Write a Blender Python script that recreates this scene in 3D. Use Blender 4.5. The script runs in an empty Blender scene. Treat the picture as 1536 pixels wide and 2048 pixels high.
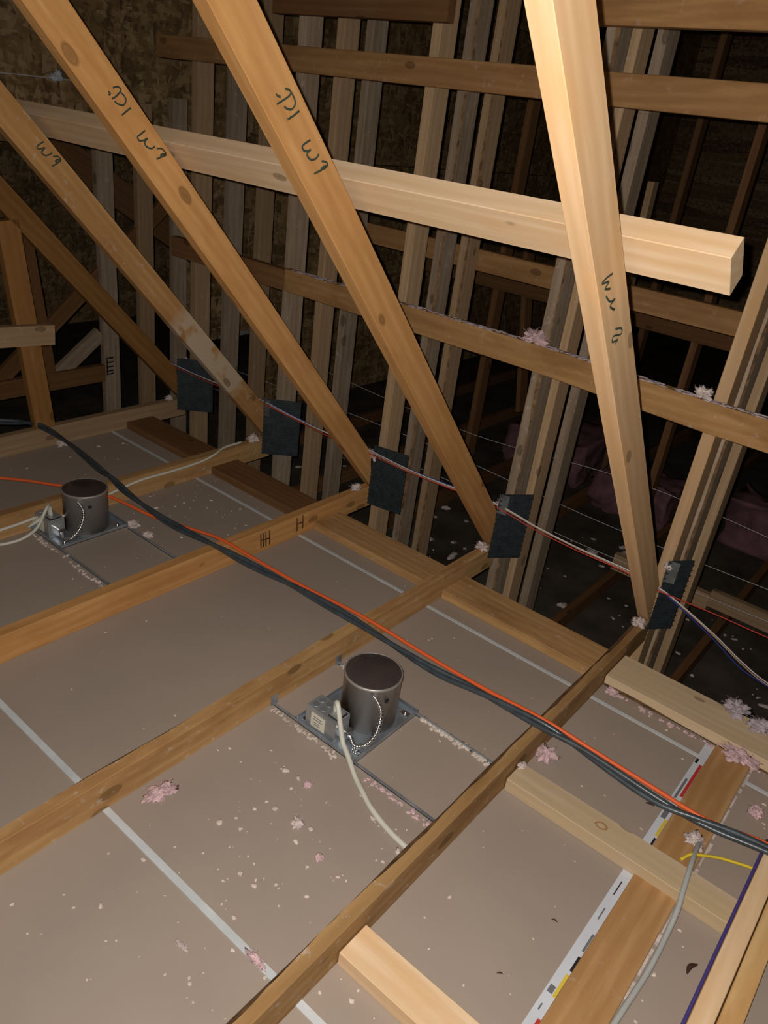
import bpy, bmesh, math, random
from mathutils import Vector, Matrix, noise

sc = bpy.context.scene
C = sc.collection
S = 0.6096                      # truss spacing

# ------------------------------------------------------------------ camera
CAM = Vector((0.5316, -2.229, 1.355))
RX = Vector((0.76530559, 0.63198702, 0.12206458))      # image right
RY = Vector((0.37618384, -0.2852772, -0.88153425))     # image down
RZ = Vector((-0.52229596, 0.72056181, -0.45606754))    # viewing direction
cd = bpy.data.cameras.new('camera')
cd.sensor_fit = 'HORIZONTAL'; cd.sensor_width = 36.0
cd.lens = 36.0 * 1536.24 / 1536.0
cd.clip_start = 0.02; cd.clip_end = 60
cam = bpy.data.objects.new('camera', cd); C.objects.link(cam)
cam.matrix_world = Matrix(((RX.x, -RY.x, -RZ.x, CAM.x), (RX.y, -RY.y, -RZ.y, CAM.y),
                           (RX.z, -RY.z, -RZ.z, CAM.z), (0, 0, 0, 1)))
sc.camera = cam

# ------------------------------------------------------------------ light: the phone's flash beside the lens, an almost black attic
w = bpy.data.worlds.new('world'); sc.world = w; w.use_nodes = True
w.node_tree.nodes['Background'].inputs[0].default_value = (0.5, 0.6, 0.8, 1)
w.node_tree.nodes['Background'].inputs[1].default_value = 0.0006
fl = bpy.data.lights.new('phone_flash', 'SPOT')
fl.energy = 128; fl.color = (1.0, 0.955, 0.89)
fl.spot_size = math.radians(172); fl.spot_blend = 1.0
fl.shadow_soft_size = 0.0035
flo = bpy.data.objects.new('phone_flash', fl); C.objects.link(flo)
FP = CAM - RX * 0.016 - RY * 0.014
AIM = (RZ + RX * 0.10 + RY * 0.06).normalized()
flo.matrix_world = Matrix.Translation(FP) @ AIM.to_track_quat('-Z', 'Y').to_matrix().to_4x4()

sc.view_settings.view_transform = 'Standard'
sc.view_settings.look = 'None'
sc.view_settings.exposure = 0.0
sc.view_settings.gamma = 1.0
sc.view_settings.use_curve_mapping = False

rnd = random.Random(7)

# ------------------------------------------------------------------ materials
def new_mat(name):
    m = bpy.data.materials.new(name); m.use_nodes = True
    nt = m.node_tree; nt.nodes.clear()
    out = nt.nodes.new('ShaderNodeOutputMaterial'); b = nt.nodes.new('ShaderNodeBsdfPrincipled')
    nt.links.new(b.outputs[0], out.inputs[0])
    return m, nt, b

def N(nt, t, **kw):
    n = nt.nodes.new(t)
    for k, v in kw.items():
        if k in n.inputs.keys() if isinstance(k, str) else False: n.inputs[k].default_value = v
        else: setattr(n, k, v)
    return n

def ramp(nt, stops):
    r = nt.nodes.new('ShaderNodeValToRGB')
    e = r.color_ramp.elements
    while len(e) < len(stops): e.new(0.5)
    for i, (p, c) in enumerate(stops):
        e[i].position = p; e[i].color = c if len(c) == 4 else (*c, 1)
    return r

def mixc(nt, fac, a, b, mode='MIX'):
    m = nt.nodes.new('ShaderNodeMix'); m.data_type = 'RGBA'; m.blend_type = mode
    for sock, v in ((m.inputs[0], fac), (m.inputs[6], a), (m.inputs[7], b)):
        if hasattr(v, 'is_linked') or hasattr(v, 'links'): nt.links.new(v, sock)
        elif isinstance(v, (int, float)): sock.default_value = v
        else: sock.default_value = (*v, 1) if len(v) == 3 else v
    return m.outputs[2]

def obj_coords(nt, rand=30.0):
    tc = nt.nodes.new('ShaderNodeTexCoord'); oi = nt.nodes.new('ShaderNodeObjectInfo')
    ad = nt.nodes.new('ShaderNodeVectorMath'); ad.operation = 'ADD'
    mu = nt.nodes.new('ShaderNodeMath'); mu.operation = 'MULTIPLY'; mu.inputs[1].default_value = rand
    nt.links.new(oi.outputs['Random'], mu.inputs[0])
    nt.links.new(tc.outputs['Object'], ad.inputs[0]); nt.links.new(mu.outputs[0], ad.inputs[1])
    return ad.outputs[0], oi.outputs['Random']

def scaled(nt, vec, s):
    m = nt.nodes.new('ShaderNodeMapping'); m.inputs['Scale'].default_value = s
    nt.links.new(vec, m.inputs[0]); return m.outputs[0]

def noise_tex(nt, vec, scale, detail=5, rough=0.55, dist=0.0):
    n = nt.nodes.new('ShaderNodeTexNoise'); n.inputs['Scale'].default_value = scale
    n.inputs['Detail'].default_value = detail; n.inputs['Roughness'].default_value = rough
    n.inputs['Distortion'].default_value = dist
    nt.links.new(vec, n.inputs['Vector']); return n.outputs[0]

def wood(name, light, dark, stain, stain_amt=0.5, knots=0.16, dust=0.0, rough=0.62, patch=None):
    m, nt, b = new_mat(name)
    v, rd = obj_coords(nt)
    grain = noise_tex(nt, scaled(nt, v, (0.9, 16, 16)), 3.2, 7, 0.6, 0.6)
    wv = nt.nodes.new('ShaderNodeTexWave'); wv.wave_type = 'RINGS'; wv.rings_direction = 'X'
    wv.inputs['Scale'].default_value = 9; wv.inputs['Distortion'].default_value = 5
    wv.inputs['Detail'].default_value = 3; wv.inputs['Detail Scale'].default_value = 1.2
    nt.links.new(scaled(nt, v, (0.22, 1.6, 1.6)), wv.inputs['Vector'])
    g = mixc(nt, 0.2, grain, wv.outputs[0])
    mid = tuple((a + c) / 2 for a, c in zip(light, dark))
    rg = ramp(nt, [(0.30, tuple((a + c) / 2 for a, c in zip(mid, dark))), (0.5, mid), (0.72, light)]); nt.links.new(g, rg.inputs[0])
    bl = noise_tex(nt, scaled(nt, v, (2.2, 9, 9)), 1.6, 4, 0.6)
    rb = ramp(nt, [(0.48, (0, 0, 0)), (0.66, (1, 1, 1))]); nt.links.new(bl, rb.inputs[0])
    mm = nt.nodes.new('ShaderNodeMath'); mm.operation = 'MULTIPLY'; mm.inputs[1].default_value = stain_amt
    nt.links.new(rb.outputs[0], mm.inputs[0])
    col = mixc(nt, mm.outputs[0], rg.outputs[0], stain)
    if patch:
        tc = nt.nodes.new('ShaderNodeTexCoord'); sx = nt.nodes.new('ShaderNodeSeparateXYZ'); nt.links.new(tc.outputs['Object'], sx.inputs[0])
        e1 = nt.nodes.new('ShaderNodeMapRange'); e1.inputs[1].default_value = patch[0]; e1.inputs[2].default_value = patch[0] + .05
        e2 = nt.nodes.new('ShaderNodeMapRange'); e2.inputs[1].default_value = patch[1] + .06; e2.inputs[2].default_value = patch[1]
        nt.links.new(sx.outputs[0], e1.inputs[0]); nt.links.new(sx.outputs[0], e2.inputs[0])
        mu = nt.nodes.new('ShaderNodeMath'); mu.operation = 'MULTIPLY'; nt.links.new(e1.outputs[0], mu.inputs[0]); nt.links.new(e2.outputs[0], mu.inputs[1])
        pn = noise_tex(nt, v, 11, 4); pr = ramp(nt, [(0.36, (0, 0, 0)), (0.46, (0.9, 0.9, 0.9))]); nt.links.new(pn, pr.inputs[0])
        m2 = nt.nodes.new('ShaderNodeMath'); m2.operation = 'MULTIPLY'; nt.links.new(mu.outputs[0], m2.inputs[0]); nt.links.new(pr.outputs[0], m2.inputs[1])
        col = mixc(nt, m2.outputs[0], col, patch[2])
    # knots
    vo = nt.nodes.new('ShaderNodeTexVoronoi'); vo.inputs['Scale'].default_value = 1.0
    nt.links.new(scaled(nt, v, (4.2, 8.5, 8.5)), vo.inputs['Vector'])
    rk = ramp(nt, [(0.0, (0.75, 0.75, 0.75)), (knots * 0.6, (0.55, 0.55, 0.55)), (knots * 0.75, (0.75, 0.75, 0.75)), (knots, (0, 0, 0))])
    nt.links.new(vo.outputs['Distance'], rk.inputs[0])
    col = mixc(nt, rk.outputs[0], col, tuple(c * 0.38 for c in dark))
    # per-board tone
    mr = nt.nodes.new('ShaderNodeMapRange'); mr.inputs[3].default_value = 0.82; mr.inputs[4].default_value = 1.14
    nt.links.new(rd, mr.inputs[0])
    col = mixc(nt, 1.0, col, mr.outputs[0], 'MULTIPLY')
    if dust > 0:
        dn = noise_tex(nt, v, 34, 3, 0.6)
        rdn = ramp(nt, [(0.62, (0, 0, 0)), (0.72, (dust, dust, dust))]); nt.links.new(dn, rdn.inputs[0])
        col = mixc(nt, rdn.outputs[0], col, (0.55, 0.47, 0.42))
    nt.links.new(col, b.inputs['Base Color'])
    b.inputs['Roughness'].default_value = rough; b.inputs['Specular IOR Level'].default_value = 0.12
    bp = nt.nodes.new('ShaderNodeBump'); bp.inputs['Strength'].default_value = 0.10; bp.inputs['Distance'].default_value = 0.003
    nt.links.new(g, bp.inputs['Height']); nt.links.new(bp.outputs[0], b.inputs['Normal'])
    return m

def plain(name, col, rough=0.6, metal=0.0, var=0.0, scale=20, spec=0.4, col2=None):
    m, nt, b = new_mat(name)
    if var > 0:
        v, rd = obj_coords(nt)
        n = noise_tex(nt, v, scale, 5)
        r = ramp(nt, [(0.3, tuple(c * (1 - var) for c in col)), (0.7, col2 or tuple(min(1, c * (1 + var)) for c in col))])
        nt.links.new(n, r.inputs[0]); nt.links.new(r.outputs[0], b.inputs['Base Color'])
    else: b.inputs['Base Color'].default_value = (*col, 1)
    b.inputs['Roughness'].default_value = rough; b.inputs['Metallic'].default_value = metal
    b.inputs['Specular IOR Level'].default_value = spec
    return m

M = {}
M['orange'] = wood('wood_orange', (0.60, 0.325, 0.125), (0.45, 0.215, 0.07), (0.38, 0.17, 0.05), 0.5, 0.13, 0.0)
M['tan'] = wood('wood_tan', (0.60, 0.40, 0.23), (0.46, 0.285, 0.145), (0.58, 0.32, 0.13), 0.5, 0.11)
M['patched'] = wood('wood_patched', (0.47, 0.265, 0.105), (0.34, 0.17, 0.06), (0.30, 0.14, 0.045), 0.6, 0.12, 0.45, patch=(0.22, 0.66, (0.47, 0.37, 0.26)))
M['dark'] = wood('wood_dark_orange', (0.33, 0.165, 0.055), (0.23, 0.105, 0.03), (0.19, 0.085, 0.025), 0.5, 0.12)
M['aged'] = wood('wood_aged', (0.50, 0.30, 0.13), (0.34, 0.19, 0.075), (0.26, 0.125, 0.045), 0.6, 0.14, 0.5)
M['fresh'] = wood('wood_fresh', (0.76, 0.56, 0.37), (0.62, 0.41, 0.22), (0.66, 0.38, 0.17), 0.4, 0.10)
M['amber'] = wood('wood_amber', (0.78, 0.52, 0.25), (0.62, 0.36, 0.14), (0.55, 0.24, 0.07), 0.5, 0.14)
M['pale'] = wood('wood_pale', (0.60, 0.46, 0.31), (0.50, 0.36, 0.22), (0.55, 0.42, 0.22), 0.4, 0.10)
M['stud'] = wood('wood_stud', (0.47, 0.32, 0.19), (0.33, 0.21, 0.115), (0.40, 0.25, 0.12), 0.4, 0.12, 0.25)
M['studgray'] = wood('wood_grey_stud', (0.36, 0.27, 0.19), (0.22, 0.155, 0.10), (0.42, 0.33, 0.25), 0.5, 0.13, 0.4)
M['runner'] = wood('wood_runner', (0.42, 0.235, 0.10), (0.29, 0.145, 0.055), (0.24, 0.115, 0.04), 0.5, 0.12, 0.2)
M['knotty'] = wood('wood_knotty', (0.50, 0.29, 0.125), (0.36, 0.19, 0.07), (0.25, 0.12, 0.04), 0.65, 0.15, 0.3)
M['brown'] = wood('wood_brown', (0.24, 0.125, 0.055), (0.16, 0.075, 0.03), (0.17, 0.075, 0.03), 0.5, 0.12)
M['strip'] = wood('wood_strip', (0.46, 0.27, 0.12), (0.33, 0.165, 0.06), (0.30, 0.15, 0.055), 0.4, 0.13, 0.2)
M['bark'] = plain('bark', (0.20, 0.115, 0.058), 0.9, 0, 0.6, 30, 0.1)
M['drywall'] = plain('drywall_paper', (0.35, 0.282, 0.232), 0.75, 0, 0.07, 2.2, 0.3)
M['joint'] = plain('joint_paper', (0.56, 0.585, 0.60), 0.7, 0, 0.1, 14)
M['can'] = plain('galvanised_can', (0.46, 0.43, 0.40), 0.42, 0.62, 0.2, 3)
M['cantop'] = plain('can_lid_steel', (0.085, 0.065, 0.062), 0.22, 0.35, 0.1, 3, 0.5)
M['pan'] = plain('galvanised_pan', (0.42, 0.47, 0.53), 0.42, 0.75, 0.25, 16)
M['box'] = plain('galvanised_box', (0.50, 0.52, 0.53), 0.4, 0.7, 0.2, 12)
M['chrome'] = plain('conduit_steel', (0.75, 0.76, 0.78), 0.25, 1.0)
M['sticker'] = plain('sticker', (0.72, 0.68, 0.56), 0.6)
M['ink'] = plain('green_black_marker', (0.035, 0.052, 0.035), 0.7)
M['stamp'] = plain('brown_stamp', (0.10, 0.045, 0.018), 0.8)
M['black'] = plain('black', (0.015, 0.015, 0.017), 0.6)
M['plate'] = plain('dark_nail_plate', (0.034, 0.043, 0.049), 0.55, 0.3, 0.3, 40)
M['plateflap'] = plain('grey_plate_flap', (0.15, 0.165, 0.17), 0.45, 0.5, 0.3, 25)
M['orangecord'] = plain('orange_vinyl', (0.80, 0.13, 0.035), 0.4)
M['blackcord'] = plain('black_vinyl', (0.05, 0.062, 0.072), 0.36, 0, 0.3, 30, 0.6)
M['nm'] = plain('white_cable_jacket', (0.62, 0.60, 0.52), 0.5, 0, 0.06, 20)
M['graycable'] = plain('grey_cable_jacket', (0.42, 0.43, 0.41), 0.5, 0, 0.06, 20)
M['yellow'] = plain('yellow_cable_jacket', (0.75, 0.56, 0.04), 0.5)
M['blue'] = plain('blue_wire', (0.035, 0.06, 0.30), 0.45)
M['purple'] = plain('purple_wire', (0.07, 0.05, 0.22), 0.45)
M['red'] = plain('red_wire', (0.50, 0.06, 0.035), 0.45)
M['white'] = plain('white_wire', (0.66, 0.62, 0.62), 0.45)
M['brownwire'] = plain('tan_wire', (0.50, 0.30, 0.20), 0.45)
M['pinkfluff'] = plain('pink_fibreglass', (0.60, 0.42, 0.43), 0.95, 0, 0.25, 60, 0.05)
M['whitefluff'] = plain('dusty_fibreglass', (0.60, 0.50, 0.47), 0.95, 0, 0.25, 60, 0.05)
M['lilacfluff'] = plain('grey_lilac_fibreglass', (0.44, 0.37, 0.40), 0.95, 0, 0.25, 60, 0.05)
M['crumb'] = plain('drywall_crumb', (0.62, 0.53, 0.46), 0.9, 0, 0.2, 30, 0.1)
M['papertape'] = plain('printed_paper_edge', (0.60, 0.62, 0.68), 0.6, 0, 0.05, 10)
M['printred'] = plain('print_red', (0.50, 0.04, 0.03), 0.6)
M['printyellow'] = plain('print_yellow', (0.68, 0.52, 0.06), 0.6)
M['printgrey'] = plain('print_grey', (0.16, 0.16, 0.17), 0.6)
M['splinter'] = plain('dark_splinter', (0.045, 0.018, 0.012), 0.8)
M['wrap'] = plain('white_wrap', (0.60, 0.64, 0.68), 0.6)
M['darkpink'] = plain('shaded_pink_batt', (0.20, 0.10, 0.115), 0.95, 0, 0.4, 9, 0.05)  # pink fibreglass with the void's shade put into its colour
M['lower'] = plain('shaded_board_back', (0.085, 0.07, 0.055), 0.85, 0, 0.4, 5, 0.1)  # board colour darkened to stand in for shade down in the void

def osb():
    m, nt, b = new_mat('osb_sheathing')
    tc = nt.nodes.new('ShaderNodeTexCoord'); v = tc.outputs['Object']
    col = None
    for i, (s, rot) in enumerate((((1, 7, 34), 0.2), ((1, 8, 30), -0.45), ((1, 22, 9), 0.3))):
        mp = nt.nodes.new('ShaderNodeMapping'); mp.inputs['Scale'].default_value = s; mp.inputs['Rotation'].default_value = (rot, 0, 0)
        nt.links.new(v, mp.inputs[0])
        vo = nt.nodes.new('ShaderNodeTexVoronoi'); vo.inputs['Scale'].default_value = 1.0
        nt.links.new(mp.outputs[0], vo.inputs['Vector'])
        bw = nt.nodes.new('ShaderNodeRGBToBW'); nt.links.new(vo.outputs['Color'], bw.inputs[0])
        r = ramp(nt, [(0.15, (0.14, 0.08, 0.032)), (0.5, (0.28, 0.17, 0.072)), (0.85, (0.52, 0.35, 0.175))])
        nt.links.new(bw.outputs[0], r.inputs[0])
        if col is None: col = r.outputs[0]
        else:
            n = noise_tex(nt, v, 14 + 5 * i, 3); rn = ramp(nt, [(0.42, (0, 0, 0)), (0.58, (1, 1, 1))]); nt.links.new(n, rn.inputs[0])
            col = mixc(nt, rn.outputs[0], col, r.outputs[0])
    nt.links.new(col, b.inputs['Base Color']); b.inputs['Roughness'].default_value = 0.65
    bp = nt.nodes.new('ShaderNodeBump'); bp.inputs['Strength'].default_value = 0.4; bp.inputs['Distance'].default_value = 0.004
    nt.links.new(col, bp.inputs['Height']); nt.links.new(bp.outputs[0], b.inputs['Normal'])
    return m
M['osb'] = osb()

# ------------------------------------------------------------------ object helpers
def link(name, me, parent=None, world=None):
    o = bpy.data.objects.new(name, me); C.objects.link(o)
    if world is None: world = Matrix.Identity(4)
    if parent is not None:
        o.parent = parent
        world = pworld(parent).inverted() @ world
    o.matrix_basis = world
    return o

def pworld(o):
    m = o.matrix_basis.copy()
    while o.parent is not None:
        o = o.parent; m = o.matrix_basis @ m
    return m

def thing(name, loc, label, cat, group=None):
    o = bpy.data.objects.new(name, None); C.objects.link(o)
    o.empty_display_size = 0.05
    o.matrix_basis = Matrix.Translation(Vector(loc))
    return tag(o, label, cat, group)

def tag(o, label=None, cat=None, group=None, kind=None):
    if label: o['label'] = label
    if cat: o['category'] = cat
    if group: o['group'] = group
    if kind: o['kind'] = kind
    return o

def finish(bm, name, mats, smooth=False):
    bmesh.ops.recalc_face_normals(bm, faces=bm.faces[:])
    me = bpy.data.meshes.new(name); bm.to_mesh(me); bm.free()
    for m in (mats if isinstance(mats, (list, tuple)) else [mats]): me.materials.append(m)
    if smooth: me.shade_smooth()
    return me

def frame(p0, p1, zdir):
    p0, p1 = Vector(p0), Vector(p1)
    x = (p1 - p0).normalized(); z = Vector(zdir); z = (z - x * z.dot(x)).normalized(); y = z.cross(x)
    m = Matrix(((x.x, y.x, z.x, p0.x), (x.y, y.y, z.y, p0.y), (x.z, y.z, z.z, p0.z), (0, 0, 0, 1)))
    return m, (p1 - p0).length

def timber(name, p0, p1, w, h, zdir, mat, parent=None, wane=None, seed=0, bow=0.0, nseg=None):
    """sawn board along p0-p1; w = size across (local y), h = size along zdir (local z), eased edges.
    wane = (corner index 0..3, mean size, spread): bark-edged corner"""
    m, L = frame(p0, p1, zdir)
    n = nseg or (max(2, int(L / 0.035)) if wane else max(2, int(L / 0.3)))
    bm = bmesh.new(); e = 0.0013
    corners = [(-1, -1), (1, -1), (1, 1), (-1, 1)]
    rings = []
    for i in range(n + 1):
        x = L * i / n; ring = []
        off = bow * math.sin(math.pi * i / n)
        for k, (cy, cz) in enumerate(corners):
            ay = az = e
            if wane and wane[0] == k:
                a = max(0.003, wane[1] + wane[2] * noise.noise(Vector((x * 3.1 + seed * 7, seed, 0))) + 0.35 * wane[2] * noise.noise(Vector((x * 17, seed * 3.3, 5))))
                c = max(0.003, wane[1] * 1.3 + wane[2] * 1.5 * noise.noise(Vector((x * 4.3, seed * 5.1, 9))))
                ay, az = min(a, w * 0.6), min(c, h * 0.7)
            A = (cy * (w / 2), cz * (h / 2 - az)); B = (cy * (w / 2 - ay), cz * (h / 2))
            for q in ((A, B) if cy * cz > 0 else (B, A)):
                ring.append(bm.verts.new((x, q[0] + off, q[1])))
        rings.append(ring)
    for i in range(n):
        for j in range(8):
            f = bm.faces.new((rings[i][j], rings[i][(j + 1) % 8], rings[i + 1][(j + 1) % 8], rings[i + 1][j]))
            if wane and j == 2 * wane[0]: f.material_index = 1
    bm.faces.new(rings[0]); bm.faces.new(rings[-1])
    return link(name, finish(bm, name, [mat, M['bark']]), parent, m)

def prism(name, poly, th, m, mat, parent=None):
    """polygon in local x/z, thickness th along local y, small eased edge"""
    bm = bmesh.new()
    a = [bm.verts.new((x, -th / 2, z)) for x, z in poly]; b = [bm.verts.new((x, th / 2, z)) for x, z in poly]
    bm.faces.new(a); bm.faces.new(b)
    for i in range(len(poly)):
        j = (i + 1) % len(poly); bm.faces.new((a[i], a[j], b[j], b[i]))
    bmesh.ops.bevel(bm, geom=bm.edges[:], offset=0.0012, segments=1, affect='EDGES')
    return link(name, finish(bm, name, mat), parent, m)

def bm_box(bm, lo, hi, mi=0, mat=None):
    x0, y0, z0 = lo; x1, y1, z1 = hi
    P = [Vector(p) for p in ((x0, y0, z0), (x1, y0, z0), (x1, y1, z0), (x0, y1, z0), (x0, y0, z1), (x1, y0, z1), (x1, y1, z1), (x0, y1, z1))]
    if mat is not None: P = [mat @ p for p in P]
    v = [bm.verts.new(p) for p in P]
    for f in ((0, 3, 2, 1), (4, 5, 6, 7), (0, 1, 5, 4), (1, 2, 6, 5), (2, 3, 7, 6), (3, 0, 4, 7)):
        bm.faces.new([v[i] for i in f]).material_index = mi

def smooth_path(pts, per=6):
    P = [Vector(p) for p in pts]
    if len(P) < 3: return P
    P = [P[0] * 2 - P[1]] + P + [P[-1] * 2 - P[-2]]
    out = []
    for i in range(1, len(P) - 2):
        a, b, c, d = P[i - 1:i + 3]
        for k in range(per):
            t = k / per
            out.append(0.5 * ((2 * b) + (c - a) * t + (2 * a - 5 * b + 4 * c - d) * t * t + (3 * b - a - 3 * c + d) * t ** 3))
    out.append(P[-2]); return out

def bm_tube(bm, path, r, sides=8, mi=0, rfun=None):
    prev = None; up = Vector((0.13, 0.21, 1)); n = len(path)
    for i, p in enumerate(path):
        t = (path[min(i + 1, n - 1)] - path[max(i - 1, 0)]).normalized()
        s = t.cross(up)
        if s.length < 1e-4: s = t.cross(Vector((1, 0, 0)))
        s.normalize(); u = s.cross(t); up = u
        rr = rfun(i / (n - 1)) * r if rfun else r
        ring = [bm.verts.new(p + (s * math.cos(2 * math.pi * k / sides) + u * math.sin(2 * math.pi * k / sides)) * rr) for k in range(sides)]
        if prev:
            for k in range(sides):
                f = bm.faces.new((prev[k], prev[(k + 1) % sides], ring[(k + 1) % sides], ring[k])); f.material_index = mi; f.smooth = True
        else: bm.faces.new(ring).material_index = mi
        prev = ring
    bm.faces.new(prev).material_index = mi

def cable(name, pts, r, mat, parent=None, per=6, sides=8, loc=None):
    bm = bmesh.new(); path = smooth_path(pts, per)
    o0 = Vector(loc if loc is not None else pts[0])
    bm_tube(bm, [p - o0 for p in path], r, sides)
    return link(name, finish(bm, name, mat), parent, Matrix.Translation(o0))

def lathe(name, prof, loc, mat, parent=None, seg=48, sub=None):
    bm = bmesh.new(); prev = None
    for r, z in prof:
        ring = [bm.verts.new((r * math.cos(2 * math.pi * k / seg), r * math.sin(2 * math.pi * k / seg), z)) for k in range(seg)] if r > 1e-6 else [bm.verts.new((0, 0, z))]
        if prev:
            for k in range(seg):
                a, b2 = prev[k % len(prev)], prev[(k + 1) % len(prev)]; c, d = ring[(k + 1) % len(ring)], ring[k % len(ring)]
                f = [a, b2, c, d] if len(prev) > 1 and len(ring) > 1 else ([a, b2, c] if len(ring) == 1 else [a, c, d])
                ff = bm.faces.new(f); ff.smooth = True
        prev = ring
    return link(name, finish(bm, name, mat), parent, Matrix.Translation(Vector(loc)))

def tuft(name, loc, size, mat, label=None, group=None, seed=0, flat=0.7, parent=None, fibres=170, stretch=(1, 1)):
    """clump of glass-wool: a lumpy core with loose curved fibres"""
    r = random.Random(seed); bm = bmesh.new()
    bmesh.ops.create_icosphere(bm, subdivisions=4, radius=1.0)
    for v in bm.verts:
        d = v.co.normalized()
        k = 0.66 + 0.62 * noise.noise(d * 1.7 + Vector((seed, 0, 0))) + 0.36 * noise.noise(d * 4.3 + Vector((0, seed, 0))) + 0.22 * noise.noise(d * 11) + 0.12 * noise.noise(d * 24)
        v.co = Vector((d.x * k * size * stretch[0], d.y * k * size * stretch[1], max(-0.25, d.z * flat) * k * size))
    for i in range(fibres):
        d = Vector((r.gauss(0, 1), r.gauss(0, 1), r.gauss(0.15, .7))).normalized()
        d.z = max(d.z, -0.12)
        p = Vector((d.x * size * stretch[0], d.y * size * stretch[1], d.z * flat * size)) * r.uniform(0.25, 0.75)
        q = Vector((r.uniform(-1, 1), r.uniform(-1, 1), r.uniform(-.3, .8))) * size * 0.45
        l = d * size * r.uniform(0.07, 0.22); l.z *= flat
        bm_tube(bm, smooth_path([p, p + l * 0.5 + q * 0.35, p + l + q * 0.25, p + l * 1.1 + q * 0.7], 2), size * 0.008 + 0.00015, 3)
    lo = min(v.co.z for v in bm.verts)
    for v in bm.verts: v.co.z -= lo
    for f in bm.faces: f.smooth = True
    o = link(name, finish(bm, name, mat), parent, Matrix.Translation(Vector(loc)))
    if label: tag(o, label, 'insulation', group)
    return o

# ================================================================== SETTING
ZD = -0.089                                   # top of the drywall deck (truss bottom chords rest on it)
def slab(name, lo, hi, mat):
    bm = bmesh.new(); c = [(lo[i] + hi[i]) / 2 for i in range(3)]
    bm_box(bm, [lo[i] - c[i] for i in range(3)], [hi[i] - c[i] for i in range(3)])
    return tag(link(name, finish(bm, name, mat), None, Matrix.Translation(Vector(c))), kind='structure')

slab('floor', (-2.455, -3.4, ZD - 0.0127), (1.5, -0.135, ZD), M['drywall'])
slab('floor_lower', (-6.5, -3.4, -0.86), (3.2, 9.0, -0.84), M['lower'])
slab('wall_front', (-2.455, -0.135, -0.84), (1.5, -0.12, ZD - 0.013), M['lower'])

# OSB gable wall on the left, sheet by sheet in one wall
bm = bmesh.new()
for iy in range(12):                                          # the gable is open low down, towards the deck
    y0 = -3.4 + iy * 1.2192 + 0.35
    for z0, z1 in ((1.0, 2.16), (2.166, 3.38), (3.386, 4.6)):
        bm_box(bm, (-0.011, y0 + .003, z0), (0, y0 + 1.2162, z1))
for y0, y1, z0, z1 in ((0.985, 1.648, -0.2, 0.994), (1.652, 2.6, -0.84, -0.12), (1.652, 2.6, -0.115, 0.994), (2.606, 3.8, -0.84, 0.994), (3.806, 5.0, -0.84, 0.994), (5.006, 6.2, -0.84, 0.994), (6.206, 9.0, -0.84, 0.994)):
    bm_box(bm, (-0.011, y0, z0), (0, y1, z1))
tag(link('wall_left', finish(bm, 'wall_left', M['osb']), None, Matrix.Translation((-3.70, 0, 0))), kind='structure')
bm = bmesh.new(); bm_box(bm, (-3.4, 0, -0.84), (4.0, 0.012, 4.6))
tag(link('wall_back', finish(bm, 'wall_back', M['osb']), None, Matrix.Translation((-0.3, 9.0, 0))), kind='structure')
bm = bmesh.new(); bm_box(bm, (-0.012, -3.4, -0.84), (0, 9.0, 4.0))
tag(link('wall_left_far', finish(bm, 'wall_left_far', M['osb']), None, Matrix.Translation((-6.5, 0, 0))), kind='structure')
# roof deck overhead, sloping
m_, L_ = frame((-0.3, -3.2, 1.66), (-0.3, 9.0, 4.6), (0, 0, 1))
bm = bmesh.new(); bm_box(bm, (0, -3.5, 0), (L_, 6.2, 0.012))
tag(link('ceiling', finish(bm, 'ceiling', M['osb']), None, m_), kind='structure')

# pale joints between the drywall sheets
slab('trim_1', (-2.455, -1.583, ZD), (0.585, -1.567, ZD + 0.002), M['joint'])
slab('trim_2', (-2.455, -0.366, ZD), (0.344, -0.354, ZD + 0.002), M['joint'])
slab('trim_3', (0.47, -0.366, ZD), (0.585, -0.354, ZD + 0.002), M['joint'])

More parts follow.
